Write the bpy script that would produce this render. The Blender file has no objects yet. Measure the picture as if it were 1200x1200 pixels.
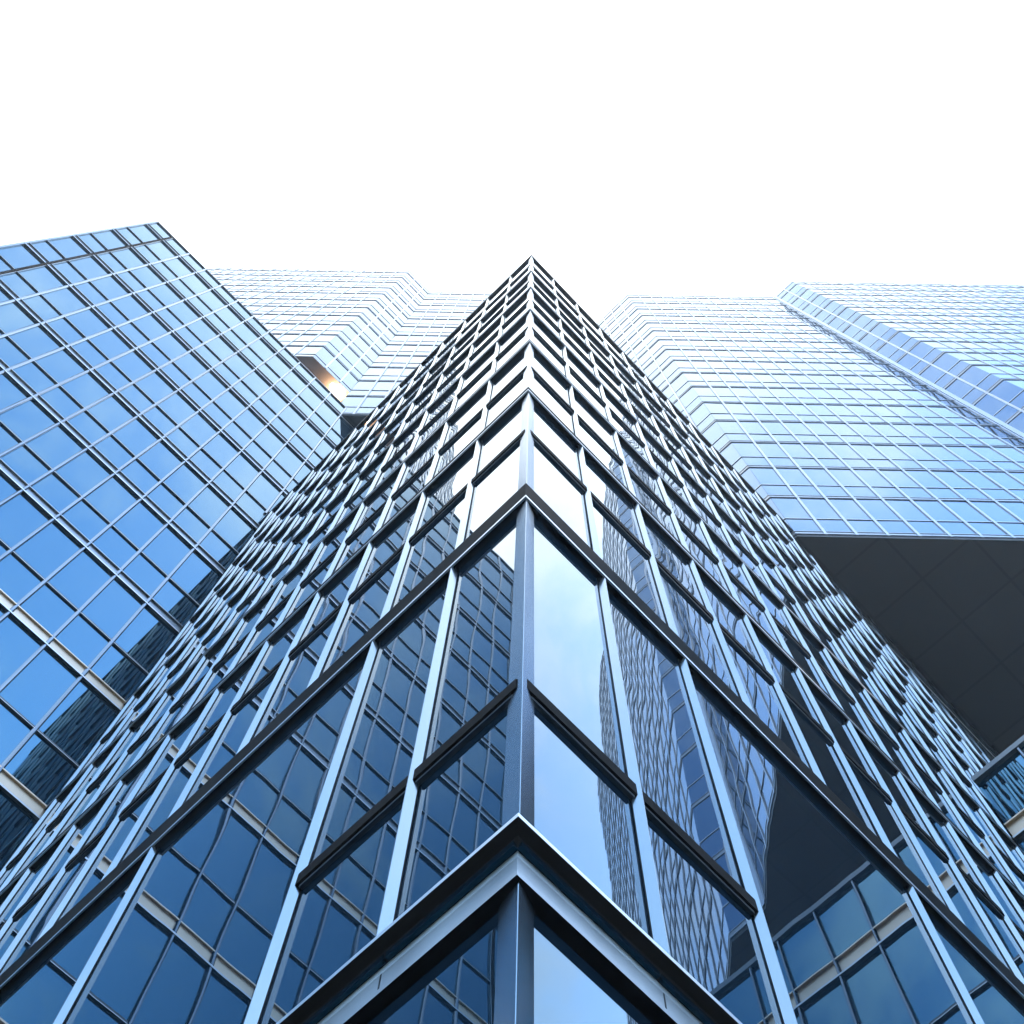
import bpy, math, random
from mathutils import Matrix, Vector
random.seed(11)
S = 2.0                 # metres per layout unit
EYE = 1.6               # camera height: layout heights are measured from the eye
C = bpy.context.scene.collection
scn = bpy.context.scene

# ------------------------------------------------------------------ camera
F, VX, VY, TH = 1525.8, 625.2, 189.6, 0.8002
up = Vector((VX - 600, VY - 600, F)).normalized()
e1 = (Vector((1, 0, 0)) - up * up.x).normalized()
e2 = up.cross(e1)
U = e1 * math.cos(TH) + e2 * math.sin(TH)
V = -e1 * math.sin(TH) + e2 * math.cos(TH)
cam = bpy.data.cameras.new('camera')
co = bpy.data.objects.new('camera', cam); C.objects.link(co)
co.matrix_world = Matrix(((U.x, -U.y, -U.z, 0), (V.x, -V.y, -V.z, 0), (up.x, -up.y, -up.z, EYE), (0, 0, 0, 1)))
cam.sensor_width = 36; cam.lens = 36 * F / 1200; cam.clip_start = 0.05; cam.clip_end = 20000
scn.camera = co

def project(u, v, z):
    """layout point -> photo pixel (1200 wide), only used to rank panes by size in view"""
    d = U * u + V * v + up * z
    if d.z <= 0: return None
    return 600 + F * d.x / d.z, 600 + F * d.y / d.z

# ------------------------------------------------------------------ materials
def mat(name, col, rough=0.5, metal=0.0, ior=1.5, spec=0.5, tint=None, var=0.0, vscale=1.0, rvar=0.0):
    m = bpy.data.materials.new(name); m.use_nodes = True
    nt = m.node_tree; b = nt.nodes['Principled BSDF']
    b.inputs['Base Color'].default_value = (*col, 1)
    b.inputs['Roughness'].default_value = rough
    b.inputs['Metallic'].default_value = metal
    b.inputs['IOR'].default_value = ior
    b.inputs['Specular IOR Level'].default_value = spec
    if tint: b.inputs['Specular Tint'].default_value = (*tint, 1)
    if var or rvar:
        tc = nt.nodes.new('ShaderNodeTexCoord'); n = nt.nodes.new('ShaderNodeTexNoise')
        mp = nt.nodes.new('ShaderNodeMapping'); mp.inputs['Scale'].default_value = (1, 1, .25)
        n.inputs['Scale'].default_value = vscale; n.inputs['Detail'].default_value = 7
        nt.links.new(tc.outputs['Object'], mp.inputs['Vector']); nt.links.new(mp.outputs[0], n.inputs['Vector'])
        if var:
            r = nt.nodes.new('ShaderNodeValToRGB')
            r.color_ramp.elements[0].position = .3; r.color_ramp.elements[1].position = .7
            r.color_ramp.elements[0].color = (*[c * (1 - var) for c in col], 1)
            r.color_ramp.elements[1].color = (*[min(1, c * (1 + var)) for c in col], 1)
            nt.links.new(n.outputs['Fac'], r.inputs['Fac']); nt.links.new(r.outputs['Color'], b.inputs['Base Color'])
        if rvar:
            q = nt.nodes.new('ShaderNodeMapRange'); q.inputs['To Min'].default_value = max(0, rough - rvar)
            q.inputs['To Max'].default_value = rough + rvar
            nt.links.new(n.outputs['Fac'], q.inputs['Value']); nt.links.new(q.outputs[0], b.inputs['Roughness'])
    return m

def glass(name, ior, tint, base, wav, freq=0.8, fine=0.0):
    """coated reflective glazing: dark body, blue-tinted mirror coat, panes slightly out of flat"""
    m = mat(name, base, 0.004, 0, ior, 0.5, tint)
    nt = m.node_tree; b = nt.nodes['Principled BSDF']
    tc = nt.nodes.new('ShaderNodeTexCoord')
    mp = nt.nodes.new('ShaderNodeMapping'); mp.inputs['Scale'].default_value = (1, 1, .75)
    n = nt.nodes.new('ShaderNodeTexNoise'); n.inputs['Scale'].default_value = freq; n.inputs['Detail'].default_value = 1.2
    bp = nt.nodes.new('ShaderNodeBump'); bp.inputs['Strength'].default_value = 1; bp.inputs['Distance'].default_value = wav
    nt.links.new(tc.outputs['Object'], mp.inputs['Vector']); nt.links.new(mp.outputs[0], n.inputs['Vector'])
    nt.links.new(n.outputs['Fac'], bp.inputs['Height'])
    nt.links.new(bp.outputs['Normal'], b.inputs['Normal'])
    return m

M = {}
M['glass_c'] = glass('reflective_glass_office', 1.85, (.15, .66, 1), (.004, .010, .018), .0048, .6)
M['glass_b'] = glass('reflective_glass_left_tower', 2.5, (.26, .70, 1), (.004, .012, .022), .0005, .5)
M['glass_p'] = glass('reflective_glass_podium', 3.2, (.34, .74, 1), (.004, .012, .022), .0006, .5)
M['glass_t'] = glass('reflective_glass_rear_tower', 3.0, (.40, .66, 1), (.004, .012, .022), .0010, .7)
M['dark'] = mat('dark_painted_metal', (.018, .0155, .015), .45, 0, 1.03, .4, var=.25, vscale=1.4)
M['black'] = mat('black_gasket', (.006, .006, .007), .5, 0, 1.45, .25)
M['fin'] = mat('pale_anodised_aluminium', (.33, .36, .355), .17, 1.0, var=.05, vscale=1.2, rvar=.03)
M['lip'] = mat('bright_aluminium_trim', (.52, .53, .54), .36, 1.0, var=.05)
M['alu'] = mat('grey_aluminium', (.26, .27, .28), .30, 1.0, var=.10, vscale=1.5, rvar=.06)
M['alu_warm'] = mat('sunlit_warm_aluminium', (.60, .47, .35), .42, 1.0, var=.10, vscale=1.0)  # warm sunlight on the bands put into the metal colour
M['alu_dark'] = mat('dark_aluminium', (.045, .055, .065), .35, .3, var=.15)
M['post'] = mat('brushed_aluminium_post', (.25, .29, .33), .22, 1.0, var=.06, vscale=.7, rvar=.05)
M['fascia'] = mat('streaked_aluminium_fascia', (.26, .28, .30), .42, .75, var=.12, vscale=3.0, rvar=.08)
M['core'] = mat('dark_interior', (.010, .012, .014), .9, 0, 1.3, .1)
M['fin_t'] = mat('pale_aluminium_cap', (.34, .35, .37), .3, 1.0)
M['dk_t'] = mat('haze_paled_frame', (.36, .37, .39), .35, .9)  # rear tower frames paled in colour to stand in for haze
M['al_p'] = mat('podium_cap', (.16, .17, .18), .4, .8)
M['roof'] = mat('roof_membrane', (.20, .20, .20), .9)

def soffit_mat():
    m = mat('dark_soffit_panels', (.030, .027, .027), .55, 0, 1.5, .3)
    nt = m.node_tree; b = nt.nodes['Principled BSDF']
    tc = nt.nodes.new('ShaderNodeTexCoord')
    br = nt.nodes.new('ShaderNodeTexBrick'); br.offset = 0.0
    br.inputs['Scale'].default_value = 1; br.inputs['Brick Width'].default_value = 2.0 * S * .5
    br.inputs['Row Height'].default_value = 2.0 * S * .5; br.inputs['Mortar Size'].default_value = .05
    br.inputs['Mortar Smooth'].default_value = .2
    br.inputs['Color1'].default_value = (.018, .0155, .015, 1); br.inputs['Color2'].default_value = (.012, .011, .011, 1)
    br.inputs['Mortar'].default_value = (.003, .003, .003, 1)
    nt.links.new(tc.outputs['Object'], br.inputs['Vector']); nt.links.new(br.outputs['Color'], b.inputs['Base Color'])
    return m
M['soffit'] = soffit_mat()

# ------------------------------------------------------------------ mesh helpers
class MB:
    def __init__(s): s.v = []; s.f = []; s.m = []; s.mats = []
    def mi(s, m):
        if m not in s.mats: s.mats.append(m)
        return s.mats.index(m)
    def prism(s, poly, z0, z1, m):
        """extrude a plan polygon (world metres) from z0 to z1"""
        a = sum(poly[i][0] * poly[(i + 1) % len(poly)][1] - poly[(i + 1) % len(poly)][0] * poly[i][1] for i in range(len(poly)))
        if a < 0: poly = poly[::-1]
        n = len(poly); o = len(s.v)
        ms = m if isinstance(m, (list, tuple)) else [m] * n
        if a < 0 and isinstance(m, (list, tuple)): ms = [ms[(n - 2 - i) % n] for i in range(n)]
        s.v += [(x, y, z0) for x, y in poly] + [(x, y, z1) for x, y in poly]
        s.f.append(tuple(o + i for i in range(n - 1, -1, -1))); s.m.append(s.mi(ms[0]))
        s.f.append(tuple(o + n + i for i in range(n))); s.m.append(s.mi(ms[0]))
        for i in range(n):
            j = (i + 1) % n
            s.f.append((o + i, o + j, o + n + j, o + n + i)); s.m.append(s.mi(ms[i]))
    def sweep(s, rings, m, caps=True, seg=None):
        """rings: equally long lists of points, joined in order (closed profiles)"""
        o = len(s.v); n = len(rings[0])
        for r in rings: s.v += r
        k = s.mi(m)
        for a in range(len(rings) - 1):
            for i in range(n):
                j = (i + 1) % n
                s.f.append((o + a * n + i, o + a * n + j, o + (a + 1) * n + j, o + (a + 1) * n + i)); s.m.append(s.mi(seg[i]) if seg else k)
        if caps:
            s.f.append(tuple(o + i for i in range(n - 1, -1, -1))); s.m.append(k)
            s.f.append(tuple(o + (len(rings) - 1) * n + i for i in range(n))); s.m.append(k)
    def build(s, name, parent=None, fix=False, loc=None):
        me = bpy.data.meshes.new(name)
        off = Vector(parent.location) if parent else Vector((0, 0, 0))
        if parent and parent.parent: off = Vector(parent['_base'])
        if loc: off = Vector(loc)
        me.from_pydata([(x - off.x, y - off.y, z - off.z) for x, y, z in s.v], [], s.f)
        for m in s.mats: me.materials.append(m)
        me.polygons.foreach_set('material_index', s.m)
        if fix:
            import bmesh
            b = bmesh.new(); b.from_mesh(me); bmesh.ops.recalc_face_normals(b, faces=b.faces); b.to_mesh(me); b.free()
        me.update()
        o = bpy.data.objects.new(name, me); C.objects.link(o)
        if parent: o.parent = parent
        if loc: o.location = loc
        return o

def thing(name, label, cat, loc, group=None):
    o = bpy.data.objects.new(name, None); C.objects.link(o); o.location = loc
    o['label'] = label; o['category'] = cat
    if group: o['group'] = group
    return o

class Face:
    """a facade plane: point + along*a + outward*d, all in layout units"""
    def __init__(s, p, along, out): s.p = p; s.a = along; s.o = out
    def pt(s, a, d): return ((s.p[0] + s.a[0] * a + s.o[0] * d), (s.p[1] + s.a[1] * a + s.o[1] * d))
    def w(s, a, d): x, y = s.pt(a, d); return (x * S, y * S)
def Z(z): return z * S + EYE
def fbox(mb, f, a0, a1, d0, d1, z0, z1, m):
    mb.prism([f.w(a0, d0), f.w(a1, d0), f.w(a1, d1), f.w(a0, d1)], Z(z0), Z(z1), m)

panes = {}
def add_pane(key, f, a0, a1, z0, z1, d0=-.012, d1=0.0, tilt=.0006):
    """remember one glass pane; every pane is slightly out of true"""
    q = [project(*f.pt(a, d1), z) for a, z in ((a0, z0), (a1, z0), (a1, z1), (a0, z1))]
    if any(p is None for p in q): area = 0
    else:
        q2 = [(min(max(x, 0), 1200), min(max(y, 0), 1200)) for x, y in q]
        area = abs(sum(q2[i][0] * q2[(i + 1) % 4][1] - q2[(i + 1) % 4][0] * q2[i][1] for i in range(4))) / 2
    panes.setdefault(key, []).append((area, f, a0, a1, z0, z1, d0, d1, tilt))
def pane_mesh(mb, p, m):
    _, f, a0, a1, z0, z1, d0, d1, tilt = p
    tx = random.gauss(0, tilt); tz = random.gauss(0, tilt * 1.3)
    o = len(mb.v)
    for d, zz, a in ((d0, z0, a0), (d0, z0, a1), (d0, z1, a1), (d0, z1, a0), (d1, z0, a0), (d1, z0, a1), (d1, z1, a1), (d1, z1, a0)):
        dd = d
        if d == d1: dd = d + tx * (1 if a == a1 else -1) + tz * (1 if zz == z1 else -1)
        x, y = f.w(a, dd); mb.v.append((x, y, Z(zz)))
    k = mb.mi(m)
    q = [(0, 3, 2, 1), (4, 5, 6, 7), (0, 1, 5, 4), (1, 2, 6, 5), (2, 3, 7, 6), (3, 0, 4, 7)]
    # winding: outward normal must agree with f.o
    cr = f.a[0] * f.o[1] - f.a[1] * f.o[0]
    for t in q:
        t = t if cr < 0 else t[::-1]
        mb.f.append(tuple(o + i for i in t)); mb.m.append(k)
def build_panes(key, parent, m, keep=98):
    L = sorted(panes[key], key=lambda p: -p[0])
    for p in L[:keep]:
        mb = MB(); pane_mesh(mb, p, m); mb.build('window', parent)
    if L[keep:]:
        mb = MB()
        for p in L[keep:]: pane_mesh(mb, p, m)
        o = mb.build('window', parent); o['kind'] = 'stuff'

r2 = 1 / math.sqrt(2)
# =================================================================== CENTRAL OFFICE BUILDING
ob = thing('office_building', 'glass office building in the centre, sharp corner forward, dark ledges and pale upright fins',
           'building', (1.023 * S, 1.033 * S, 0))
GU, GV = 1.023, 1.033      # glass corner
FR = Face((GU, GV), (1, 0), (0, -1))     # right facade, a measured from the glass corner
FL = Face((GU, GV), (0, 1), (-1, 0))     # left facade
R_END, L_END = 12.4, 7.1 - GV
POD_U = 7.46; POD_Z = 12.03
TOPS = [2.64, 5.74, 8.36, 10.72, 13.08, 15.44, 17.82]
BOT = [2.478, 5.49, 8.23, 10.60, 12.96, 15.32, 17.70]
SILL = [3.48, 7.09, 9.44, 11.82, 14.18, 16.55, 19.15]
ROOF = 20.75
EYE_Z = -EYE / S                                      # ground level in layout units
fa = lambda i, f: (.965 + .5285 * i - GU) if f is FR else (.96 + .4975 * i - GV)   # fin apex along the facade
NR, NL = 21, 12

# core and roof
mb = MB(); mb.prism([FR.w(.06, -.07), FR.w(R_END - GU, -.07), (R_END * S, 9 * S), ((GU + .07) * S, 9 * S)], Z(EYE_Z), Z(ROOF - .06), M['core'])
mb.build('wall', ob)
mb = MB(); mb.prism([FR.w(-.01, .0), FR.w(R_END - GU, .0), (R_END * S, 9 * S), (GU * S, 9 * S)], Z(ROOF - .05), Z(ROOF), M['roof'])
mb.build('roof', ob)

# big ledges, chevrons that run round the corner
def chevron(z0, z1, dep, m, a_r=R_END - GU, a_l=L_END, din=-.005, mb=None):
    mb = mb or MB()
    def ring(a, kind):
        f = FR if kind == 'r' else FL
        return [(*f.w(a, dep), Z(z0)), (*f.w(a, dep), Z(z1)), (*f.w(a, din), Z(z1)), (*f.w(a, din), Z(z0))]
    # corner ring: mitred
    cx0, cy0 = (GU - dep) * S, (GV - dep) * S
    cx1, cy1 = (GU - din) * S, (GV - din) * S
    corner = [(cx0, cy0, Z(z0)), (cx0, cy0, Z(z1)), (cx1, cy1, Z(z1)), (cx1, cy1, Z(z0))]
    mb.sweep([ring(a_l, 'l'), corner, ring(a_r, 'r')], m)
    return mb
for k in range(1, 7):
    mb = chevron(BOT[k] + .022, TOPS[k], .033, M['dark'])
    o = mb.build('ledge', ob, fix=True)
    lb = chevron(BOT[k] - .006, BOT[k] + .018, .0355, M['lip'], din=.026)
    lb.build('edge_trim', o_parent := ob, fix=True)
    sb = chevron(BOT[k], BOT[k] + .020, .0255, M['dark'])
    sb.build('soffit', ob, fix=True)
mb = chevron(ROOF - .14, ROOF - .02, .028, M['dark']); mb.build('ledge', ob, fix=True)
mb = chevron(ROOF - .015, ROOF + .05, .034, M['alu_dark']); mb.build('parapet_cap', ob, fix=True)

# the deep lowest ledge: cove with a pale fascia
prof = [(.033, 2.640), (.033, 2.624), (.003, 2.614), (-.007, 2.604), (-.014, 2.590), (-.017, 2.572), (-.017, 2.505), (-.009, 2.496), (-.009, 2.478), (-.055, 2.478), (-.055, 2.640)]
def prof_ring(kind, a):
    if kind == 'c': return [((GU - d) * S, (GV - d) * S, Z(z)) for d, z in prof]
    f = FR if kind == 'r' else FL
    return [(*f.w(a, d), Z(z)) for d, z in prof]
mb = MB(); mb.sweep([prof_ring('l', L_END), prof_ring('c', 0), prof_ring('r', POD_U - GU)], M['fascia'],
         seg=[M['lip']] + [M['dark']] * 3 + [M['fascia']] * 4 + [M['dark']] * 3)  # dark underside paints in the shade and ground reflection on pale metal
o = mb.build('cove_ledge', ob, fix=True)
for kind in 'rl':
    f = FR if kind == 'r' else FL
    for i in range(1, 12):
        a = fa(1, f) + .02 + (i - 1) * (fa(3, f) - fa(1, f)) * .78
        if a > (L_END if kind == 'l' else 6.3): break
        jb = MB(); fbox(jb, f, a, a + .005, -.018, -.0162, 2.508, 2.57, M['black']); jb.build('panel_joint', ob)

# sills, one bar per row and side
for k in range(1, 7):
    for f, end in ((FR, R_END - GU), (FL, L_END)):
        mb = MB(); z = SILL[k]
        a_end = end
        fbox(mb, f, .0, a_end, -.004, .021, z - .035, z + .040, M['dark'])
        fbox(mb, f, .0, a_end, -.004, .012, z - .060, z - .037, M['alu_dark'])
        mb.build('sill', ob)
for f in (FR, FL):
    mb = MB(); z = SILL[0]
    fbox(mb, f, .0, fa(2, f), -.004, .022, z - .045, z + .020, M['dark'])
    fbox(mb, f, .0, fa(2, f) - .02, -.004, .014, z - .060, z - .047, M['alu_dark'])
    mb.build('sill', ob)

# fins: dark stem towards the corner, pale splayed face, apex flush with the ledges
def fin_prof(f, a):
    pts = [(a - .018, .001), (a - .018, .006), (a - .001, .0325), (a + .002, .0325), (a + .019, .006), (a + .019, .001)]
    return [f.w(x, d) for x, d in pts]
finm = [M['black'], M['fin'], M['fin'], M['fin'], M['black'], M['black']]
for f, n, end in ((FR, NR, R_END - GU), (FL, NL, L_END)):
    for i in range(1, n + 1):
        a = fa(i, f)
        if a > end - .03: break
        mb = MB()
        for k in range(0, 7):
            if k == 0:
                if i not in (1, 2, 5, 8, 11): continue
            z0 = TOPS[k] + .001; z1 = (BOT[k + 1] if k < 6 else ROOF - .14) - .001
            sp = SILL[k]
            for (za, zb) in ((z0, z1),):
                mb.prism(fin_prof(f, a), Z(za), Z(zb), finm)
        mb.build('fin', ob)

# corner post
def post(z0, z1, sh=0.0):
    mb = MB()
    A = (.9985 + sh, 1.0055 + sh); B = (1.0000 + sh, 1.0040 + sh)
    P = [A, B, (1.067 + sh, 1.024 + sh), (1.067 + sh, 1.040 + sh), (1.030 + sh, 1.040 + sh), (1.030 + sh, 1.077 + sh), (1.014 + sh, 1.077 + sh)]
    mb.prism([(x * S, y * S) for x, y in P], Z(z0), Z(z1), [M['fin'], M['post'], M['black'], M['black'], M['black'], M['black'], M['post']])
    return mb.build('corner_post', ob)
for k in range(0, 7):
    post(TOPS[k] + .001, (BOT[k + 1] if k < 6 else ROOF - .14) - .001)
post(EYE_Z, 2.477, .044)
# lower storey glass set back
for f, end in ((FR, POD_U - GU), (FL, L_END)):
    i = 0; a0 = .03
    while a0 < end:
        a1 = min(fa(1 + 2 * i, f) + .52, end); 
        if a1 <= a0 + .05: break
        add_pane('c', f, a0, a1 - .012, EYE_Z + .02, 2.46, -.052, -.040)
        mb = MB(); fbox(mb, f, a1 - .012, a1 + .012, -.05, -.018, EYE_Z, 2.476, M['alu']); mb.build('ground_floor_mullion', ob)
        a0 = a1 + .012; i += 1

# windows between fins
for f, n, end in ((FR, NR, R_END - GU), (FL, NL, L_END)):
    for k in range(7):
        idx = list(range(0, n + 1))
        if k == 0: idx = [0, 1, 2, 5, 8, 11, 14, 17, 20]
        idx = [i for i in idx if i == 0 or fa(i, f) < end - .03]
        edges = [(.012 if i == 0 else fa(i, f)) for i in idx] + [end]
        zb = [TOPS[k], SILL[k] - .02, SILL[k] + .02, (BOT[k + 1] if k < 6 else ROOF - .1)]
        for j in range(len(edges) - 1):
            a0, a1 = edges[j] + (.0 if j == 0 else .004), edges[j + 1] - .004
            if k == 0 and f is FR and a0 > POD_U - GU: continue
            if k == 0 and j >= 2:
                add_pane('c', f, a0, a1, zb[0] - .05, zb[3] + .05)
            else:
                add_pane('c', f, a0, a1, zb[0] - .05, zb[1]); add_pane('c', f, a0, a1, zb[1] + .004, zb[3] + .05)
build_panes('c', ob, M['glass_c'])

# =================================================================== generic curtain wall
class Wall:
    """collects one building's bands, transoms, mullions and panes"""
    def __init__(s, key, thing_, gm, dk='alu_dark', cap='fin2', al='alu'): s.dk = M[dk]; s.cap = M[cap]; s.al = M[al]; s.lp = M['lip'] if dk == 'alu_dark' else M[cap]; s.key = key; s.t = thing_; s.gm = gm; s.bands = {}; s.trans = {}
    def face(s, f, a0, a1, z0, z1, levels, trans, mull, mz=None, warm=None, bh=.11, deep=1.0, tilt=.0006):
        for i, z in enumerate(levels):
            if z < z0 - .01 or z > z1 + .01: continue
            mb = s.bands.setdefault(round(z, 2), MB())
            lo, hi = z - bh, z + bh * .9
            m = M['alu_warm'] if (warm and warm(z)) else s.al
            if hi > z1: hi = z1
            if lo < z0: lo = z0
            fbox(mb, f, a0, a1, -.005, .006, lo + .02, hi - .02, m)
            fbox(mb, f, a0, a1, -.006, .034 * deep, lo, lo + .02, s.dk)
            fbox(mb, f, a0, a1, .034 * deep, .036 * deep, lo - .003, lo + .021, s.lp)
            fbox(mb, f, a0, a1, -.006, .030 * deep, hi - .02, hi, m)
        for z in trans:
            if z < z0 or z > z1: continue
            mb = s.trans.setdefault(round(z, 2), MB())
            fbox(mb, f, a0, a1, -.005, .022 * deep, z - .022, z + .012, s.dk)
            fbox(mb, f, a0, a1, .0225 * deep, .0245 * deep, z - .024, z - .016, s.lp)
        for a in mull:
            if a < a0 - .01 or a > a1 + .01: continue
            mb = MB()
            # bevelled cap on a narrow stem
            hw = .024
            pts = [(a - hw, .0), (a - hw, .020), (a - hw * .4, .031 * deep), (a + hw * .4, .031 * deep), (a + hw, .020), (a + hw, .0)]
            mb.prism([f.w(x, d) for x, d in pts], Z(mz if (mz and a > .9) else z0), Z(z1), s.cap)
            mb.build('mullion', s.t)
        lv = sorted([z for z in levels if z0 - .2 < z < z1 + .2] + [z for z in trans if z0 < z < z1])
        ez = [z0] + [z for z in lv if z > z0 + .15 and z < z1 - .15] + [z1]
        ea = [a0] + [a for a in mull if a0 + .05 < a < a1 - .05] + [a1]
        for i in range(len(ez) - 1):
            for j in range(len(ea) - 1):
                add_pane(s.key, f, ea[j] + .003, ea[j + 1] - .003, ez[i] + .003, ez[i + 1] - .003, tilt=tilt)
    def finish(s):
        for z in sorted(s.bands): s.bands[z].build('floor_band', s.t)
        for z in sorted(s.trans): s.trans[z].build('transom', s.t)
        build_panes(s.key, s.t, s.gm)
M['fin2'] = mat('blue_grey_aluminium_cap', (.22, .24, .26), .22, 1.0, var=.06, vscale=1.0, rvar=.05)

# =================================================================== LEFT TOWER
VB = 7.1
lt = thing('glass_tower', 'blue mirrored glass tower on the left with wide horizontal bands, abutting the central building', 'building', (-2 * S, VB * S, 0))
FB = Face((0, VB), (1, 0), (0, -1))
B_L, B_R, B_T = -5.02, 1.4, 30.32
blev = [29.45 - 2.365 * k for k in range(13)]
btr = [z + .95 for z in blev[1:]] + [blev[-1] - 1.4]
w = Wall('b', lt, M['glass_b'])
w.face(FB, B_L, B_R, EYE_Z, B_T, blev, btr, [-.04 + .5 * k for k in range(-9, 4)], mz=ROOF, warm=lambda z: z < 13.5, bh=.12, tilt=.0007)
w.finish()
mb = MB(); mb.prism([FB.w(B_L, -.02), FB.w(1.4, -.02), (1.4 * S, 11 * S), (B_L * S, 11 * S)], Z(EYE_Z), Z(B_T - .02), M['core']); mb.build('wall', lt)
mb = MB(); mb.prism([FB.w(B_L - .01, .03), FB.w(.96, .03), (.96 * S, 11 * S), (B_L * S - .02, 11 * S)], Z(B_T - .02), Z(B_T + .04), M['alu_dark']); mb.build('parapet_cap', lt)
mb = MB(); fbox(mb, FB, -4.565, -4.52, -.004, .036, EYE_Z, B_T - .021, M['dark']); mb.build('expansion_joint', lt)
mb = MB(); fbox(mb, FB, B_L - .03, B_L + .01, -.03, .03, EYE_Z, B_T - .021, M['alu']); mb.build('corner_trim', lt)

# =================================================================== REAR TOWER
rt = thing('rear_tower', 'pale stepped glass tower behind the others, dark undersides, top fading into white haze', 'building', (6 * S, 6 * S, 0))
N0 = 5.70; N1R = 5.00; N1L = 4.80; ZT = 59.0
def tn(t, n): return ((n + t) * r2, (n - t) * r2)      # to layout u, v
tlev = [20.1 + .11 + 2.36 * k for k in range(17)]
ttr = [z + .87 for z in tlev]
ALONG = (r2, -r2); OUT = (-r2, -r2)
FT = Face(tn(0, N0), ALONG, OUT)
T0 = 4.315; T1 = 10.94
def grid(a0, a1, off=0, step=.5): 
    k = 0; L = []
    while a0 + off + k * step < a1 - .05: L.append(a0 + off + k * step); k += 1
    return L
w = Wall('t', rt, M['glass_t'], 'dk_t', 'fin_t')
ZR = 20.1; ZL = 20.1 + 2.36 * 4; ZBAY = 32.55
w.face(FT, T0, T1, ZR, ZT, tlev, ttr, bh=.085, deep=.5, mull=grid(T0, T1, .48), tilt=.0008)
# notch wall behind the office building, running away from the camera
c0 = tn(T0, N0)
FN = Face(c0, (0, 1), (-1, 0))
w.face(FN, 0, 6.0, ZR, ZT, tlev, ttr, bh=.085, deep=.5, mull=grid(0, 6.0, .48), tilt=.0012)
# right return and further front
c1 = tn(T1, N0); dr = (N0 - N1R) / r2
mb = MB(); mb.prism([((c1[0] + x) * S, (c1[1] + y) * S) for x, y in ((-.055, .04), (-.02, -.06), (.02, -.06), (.02, .03))], Z(ZR), Z(ZT), M['fin_t']); mb.build('corner_trim', rt)
FD = Face(c1, (0, -1), (-1, 0))
w.face(FD, 0, dr, ZR, ZT, tlev, ttr, bh=.085, deep=.5, mull=grid(0, dr, .5), tilt=.0012)
c2 = (c1[0], c1[1] - dr)
FX = Face(c2, ALONG, OUT)
w.face(FX, 0, 13.0, ZR, ZT, tlev, ttr, bh=.085, deep=.5, mull=grid(0, 13.0, .5), tilt=.0010)
# left part
TL = -4.55
FTL = Face(tn(TL, N0), ALONG, OUT)
w.face(FTL, 0, 5.2, ZL, ZT, tlev, ttr, bh=.085, deep=.5, mull=grid(0, 5.2, .5), tilt=.0008)
b0 = tn(TL, N0); db = (N0 - N1L) / r2
b1 = (b0[0] - db, b0[1])
FBD = Face(b1, (1, 0), (0, -1))
w.face(FBD, 0, db, ZBAY, ZT, tlev, ttr, bh=.085, deep=.5, mull=grid(0, db, .42), tilt=.0006)
FBF = Face(b1, (-ALONG[0], -ALONG[1]), OUT)
w.face(FBF, 0, 9.0, ZBAY, ZT, tlev, ttr, bh=.085, deep=.5, mull=grid(0, 9.0, .5), tilt=.0008)
w.finish()
# body volumes behind the glass
def off(p, n=.03): return (p[0] + r2 * n, p[1] + r2 * n)
e3 = FX.pt(13.0, 0)
poly = [off(c0), off(c1), off(c2), off(e3), (e3[0] + 9, e3[1] + 9), (c0[0] + 9, c0[1] + 16), (c0[0] + .03, c0[1] + 7)]
mb = MB(); mb.prism([(x * S, y * S) for x, y in poly], Z(ZR + .03), Z(ZT - .03), M['core']); mb.build('wall', rt)
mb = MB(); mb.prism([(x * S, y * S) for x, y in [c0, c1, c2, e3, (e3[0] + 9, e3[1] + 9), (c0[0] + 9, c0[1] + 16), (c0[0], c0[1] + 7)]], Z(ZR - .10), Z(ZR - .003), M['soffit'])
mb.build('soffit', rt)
mb = MB(); mb.prism([(x * S, y * S) for x, y in [c0, c1, c2, e3, (e3[0] + 9, e3[1] + 9), (c0[0] + 9, c0[1] + 16), (c0[0], c0[1] + 7)]], Z(ZT - .02), Z(ZT + .1), M['roof'])
mb.build('roof', rt)
a_ = FTL.pt(0, 0); b_ = FTL.pt(5.2, 0)
polyL = [off(a_), off(b_), (b_[0] + 9, b_[1] + 9), (a_[0] + 4, a_[1] + 9), (a_[0] + .02, a_[1] + 1.2)]
mb = MB(); mb.prism([(x * S, y * S) for x, y in polyL], Z(ZL + .02), Z(ZT - .03), M['core']); mb.build('wall', rt)
pl = [a_, b_, (b_[0] + 9, b_[1] + 9), (a_[0] + 4, a_[1] + 9), (a_[0], a_[1] + 1.2)]
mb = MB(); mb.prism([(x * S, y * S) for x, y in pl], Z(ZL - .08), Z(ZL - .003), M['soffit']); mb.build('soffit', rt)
e4 = FBF.pt(9.0, 0)
polyB = [off(e4), (b1[0], b1[1] + .03), (b0[0], b0[1] + .03), (b0[0] + 6, b0[1] + 8), (e4[0] + 6, e4[1] + 8)]
mb = MB(); mb.prism([(x * S, y * S) for x, y in polyB], Z(ZBAY + .02), Z(ZT - .03), M['core']); mb.build('wall', rt)
pb = [e4, b1, b0, (b0[0] + 6, b0[1] + 8), (e4[0] + 6, e4[1] + 8)]
M['soffit2'] = mat('bronze_soffit', (.16, .13, .12), .45, .2, var=.15)
mb = MB(); mb.prism([(x * S, y * S) for x, y in pb], Z(ZBAY - .06), Z(ZBAY - .003), M['soffit2']); mb.build('soffit', rt)
for pp in (polyL, polyB):
    mb = MB(); mb.prism([(x * S, y * S) for x, y in pp], Z(ZT - .02), Z(ZT + .1), M['roof']); mb.build('roof', rt)
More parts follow.
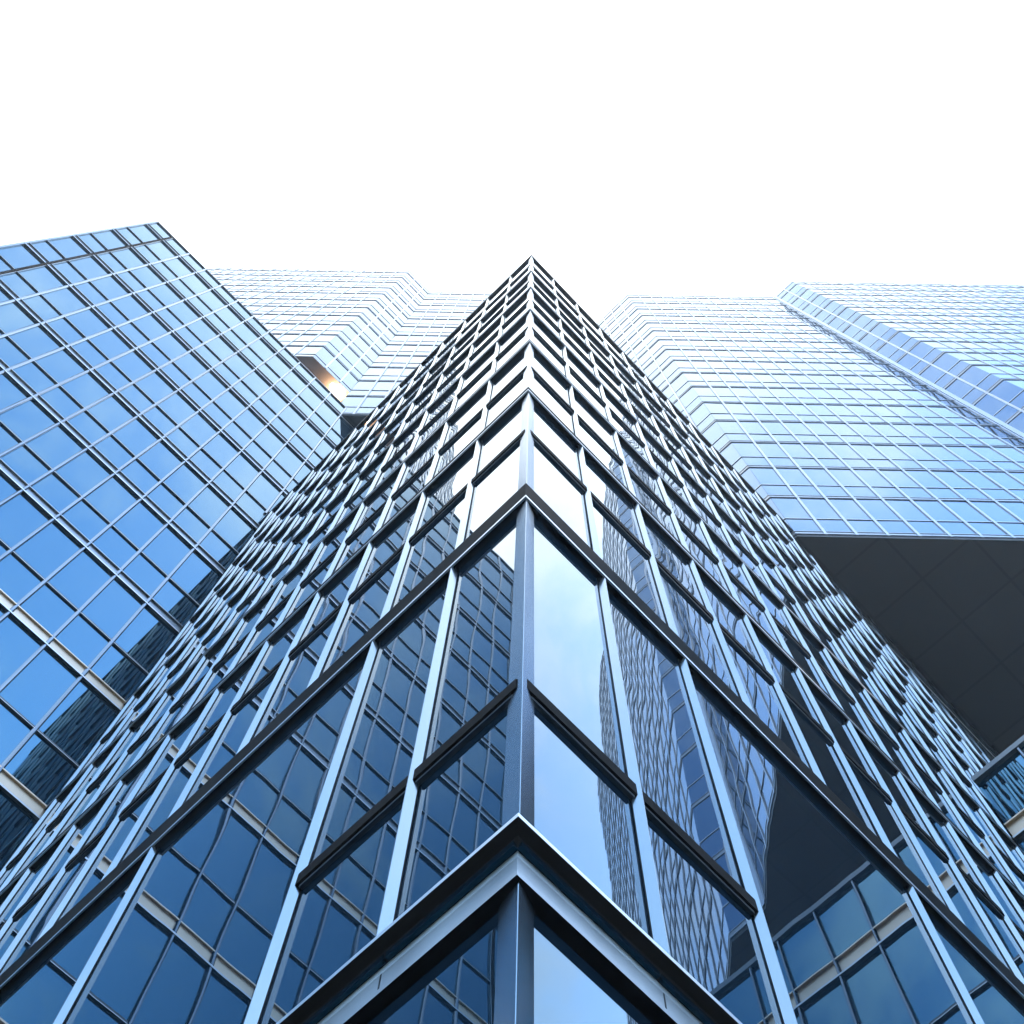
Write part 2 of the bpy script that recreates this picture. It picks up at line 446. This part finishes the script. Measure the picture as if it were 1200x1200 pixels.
# lit lamp recessed in the underside of the left bay
ml = bpy.data.materials.new('warm_lamp'); ml.use_nodes = True
bs = ml.node_tree.nodes['Principled BSDF']; bs.inputs['Emission Color'].default_value = (1, .62, .28, 1); bs.inputs['Emission Strength'].default_value = 6
for (lu, lv) in ((.62, 7.42), (.40, 7.42)):
    mb = MB(); mb.prism([((lu + .07 * math.cos(k * math.pi / 8)) * S, (lv + .07 * math.sin(k * math.pi / 8)) * S) for k in range(16)], Z(ZBAY - .075), Z(ZBAY - .062), ml)
    mb.build('soffit_lamp', rt)
ld = bpy.data.lights.new('soffit_glow', 'AREA'); ld.energy = 60; ld.color = (1, .66, .36); ld.size = .3
lo = bpy.data.objects.new('soffit_glow', ld); C.objects.link(lo); lo.location = (.60 * S, 7.5 * S, Z(ZBAY - .35)); lo.rotation_euler = (math.pi, 0, 0)

# =================================================================== PODIUM ON THE RIGHT
pd = thing('podium_building', 'low glass podium wing on the right, under the dark soffit, with broad aluminium bands', 'building', (POD_U * S, -5 * S, 0))
FP = Face((POD_U, 1.0), (0, -1), (-1, 0))
plev = [11.02 - 2.365 * k for k in range(5)]
w = Wall('p', pd, M['glass_p'])
w.face(FP, 0, 13, EYE_Z, POD_Z, plev, [z + .95 for z in plev[1:]] + [.4], [.05 + .5 * k + .5 for k in range(26)], warm=lambda z: True, bh=.14, deep=1.3, tilt=.0006)
w.finish()
mb = MB(); mb.prism([FP.w(0, -.02), FP.w(13, -.02), (11 * S, -12 * S), (11 * S, 1.0 * S)], Z(EYE_Z), Z(POD_Z - .02), M['core']); mb.build('wall', pd)
mb = MB(); mb.prism([FP.w(0, .05), FP.w(13, .05), (11 * S, -12 * S), (11 * S, 1.0 * S)], Z(POD_Z - .02), Z(POD_Z + .06), M['al_p']); mb.build('parapet_cap', pd)

# =================================================================== GROUND
def ground_mat(name, c0, c1, sc):
    m = mat(name, c0, .85)
    nt = m.node_tree; b = nt.nodes['Principled BSDF']
    tc = nt.nodes.new('ShaderNodeTexCoord'); br = nt.nodes.new('ShaderNodeTexBrick')
    br.inputs['Scale'].default_value = sc; br.inputs['Color1'].default_value = (*c0, 1); br.inputs['Color2'].default_value = (*c1, 1)
    br.inputs['Mortar'].default_value = (.04, .04, .04, 1); br.inputs['Mortar Size'].default_value = .01
    nt.links.new(tc.outputs['Object'], br.inputs['Vector']); nt.links.new(br.outputs['Color'], b.inputs['Base Color'])
    return m
mb = MB(); g = 400
mb.prism([(-g, -g), (g, -g), (g, g), (-g, g)], -.5, 0.0, mat('asphalt', (.05, .05, .052), .9, var=.2, vscale=3))
o = mb.build('ground'); o['kind'] = 'structure'
mb = MB(); mb.prism([(-10, -14), (14.5, -14), (14.5, 14), (-10, 14)], .001, .13, ground_mat('granite_paving', (.10, .10, .10), (.08, .08, .082), 1.2))
o = mb.build('plaza_paving'); o['kind'] = 'structure'

# =================================================================== HAZE
HAZE = .0008
mh = bpy.data.materials.new('haze'); mh.use_nodes = True; hn = mh.node_tree; hn.nodes.clear()
ho = hn.nodes.new('ShaderNodeOutputMaterial'); pv = hn.nodes.new('ShaderNodeVolumePrincipled')
pv.inputs['Color'].default_value = (.95, .97, 1, 1); pv.inputs['Density'].default_value = HAZE; pv.inputs['Anisotropy'].default_value = .3
hn.links.new(pv.outputs[0], ho.inputs['Volume'])
if HAZE:
    mb = MB(); mb.prism([(-420, -420), (420, -420), (420, 420), (-420, 420)], -2, 132, mh)
    o = mb.build('haze'); o['kind'] = 'stuff'; o['label'] = 'thin pale haze between the towers, whitening the far tower'; o['category'] = 'haze'
# =================================================================== SKY AND SUN
SUN_EL = math.radians(38)
sd = Vector((.72, -.69, 0)).normalized() * math.cos(SUN_EL) + Vector((0, 0, math.sin(SUN_EL)))
sl = bpy.data.lights.new('sun', 'SUN'); sl.energy = 2.0; sl.angle = math.radians(.5); sl.color = (1, .95, .88)
so = bpy.data.objects.new('sun', sl); C.objects.link(so); so.rotation_euler = sd.to_track_quat('Z', 'Y').to_euler()

wd = bpy.data.worlds.new('World'); scn.world = wd; wd.use_nodes = True
nt = wd.node_tree; nt.nodes.clear()
N = nt.nodes.new; Lk = nt.links.new
out = N('ShaderNodeOutputWorld'); bg = N('ShaderNodeBackground'); Lk(bg.outputs[0], out.inputs['Surface'])
bg.inputs['Strength'].default_value = 0.15
sky = N('ShaderNodeTexSky'); sky.sky_type = 'NISHITA'; sky.sun_disc = False
sky.sun_elevation = SUN_EL; sky.sun_rotation = math.atan2(sd.x, sd.y)
sky.air_density = 1.0; sky.dust_density = .3; sky.ozone_density = 2.5
tc = N('ShaderNodeTexCoord')
# a veil of bright cloud round the zenith, thinning to blue away from it
def dotp(vec):
    n = N('ShaderNodeVectorMath'); n.operation = 'DOT_PRODUCT'; n.inputs[1].default_value = vec
    Lk(tc.outputs['Generated'], n.inputs[0]); return n.outputs['Value']
ns = N('ShaderNodeTexNoise'); ns.inputs['Scale'].default_value = 3.2; ns.inputs['Detail'].default_value = 9; ns.inputs['Roughness'].default_value = .55
Lk(tc.outputs['Generated'], ns.inputs['Vector'])
def math_(op, a, b=None, clamp=False):
    n = N('ShaderNodeMath'); n.operation = op; n.use_clamp = clamp
    for i, x in enumerate((a, b)):
        if x is None: continue
        if isinstance(x, (int, float)): n.inputs[i].default_value = x
        else: Lk(x, n.inputs[i])
    return n.outputs[0]
zc = math_('MAXIMUM', dotp((0, 0, 1)), .03)
gx = math_('ADD', math_('DIVIDE', dotp((math.cos(TH), -math.sin(TH), 0)), zc), .10)
gy = math_('MULTIPLY', math_('DIVIDE', dotp((math.sin(TH), math.cos(TH), 0)), zc), 1.5)
ang = math_('SQRT', math_('ADD', math_('MULTIPLY', gx, gx), math_('MULTIPLY', gy, gy)))
wob = math_('MULTIPLY', math_('SUBTRACT', ns.outputs['Fac'], .5), .60)
ang2 = math_('ADD', ang, wob)
mr = N('ShaderNodeMapRange'); mr.interpolation_type = 'SMOOTHSTEP'
mr.inputs['From Min'].default_value = .22; mr.inputs['From Max'].default_value = .68
mr.inputs['To Min'].default_value = 1; mr.inputs['To Max'].default_value = 0
Lk(ang2, mr.inputs['Value'])
# thin wisps elsewhere
ns2 = N('ShaderNodeTexNoise'); ns2.inputs['Scale'].default_value = 5.5; ns2.inputs['Detail'].default_value = 11; ns2.inputs['Roughness'].default_value = .62; ns2.inputs['Distortion'].default_value = .5
Lk(tc.outputs['Generated'], ns2.inputs['Vector'])
mr2 = N('ShaderNodeMapRange'); mr2.interpolation_type = 'SMOOTHSTEP'; mr2.inputs['From Min'].default_value = .44; mr2.inputs['From Max'].default_value = .64; mr2.inputs['To Max'].default_value = .50
Lk(ns2.outputs['Fac'], mr2.inputs['Value'])
fac = math_('ADD', mr.outputs[0], math_('MULTIPLY', mr2.outputs[0], math_('SUBTRACT', 1, mr.outputs[0])))
tintn = N('ShaderNodeMix'); tintn.data_type = 'RGBA'; tintn.blend_type = 'MULTIPLY'; tintn.inputs['Factor'].default_value = 1
Lk(sky.outputs['Color'], tintn.inputs[6]); tintn.inputs[7].default_value = (2.45, 2.85, 2.85, 1)
mix = N('ShaderNodeMix'); mix.data_type = 'RGBA'
Lk(fac, mix.inputs['Factor']); Lk(tintn.outputs[2], mix.inputs[6]); mix.inputs[7].default_value = (7.6, 8.1, 8.4, 1)
Lk(mix.outputs[2], bg.inputs['Color'])

# =================================================================== RENDER SETTINGS
scn.render.engine = 'CYCLES'
scn.cycles.max_bounces = 10; scn.cycles.glossy_bounces = 7; scn.cycles.diffuse_bounces = 3
scn.cycles.use_denoising = True
scn.render.resolution_x = 1024; scn.render.resolution_y = 1024
scn.view_settings.view_transform = 'Standard'; scn.view_settings.look = 'None'
scn.view_settings.exposure = 1.4; scn.view_settings.gamma = 1
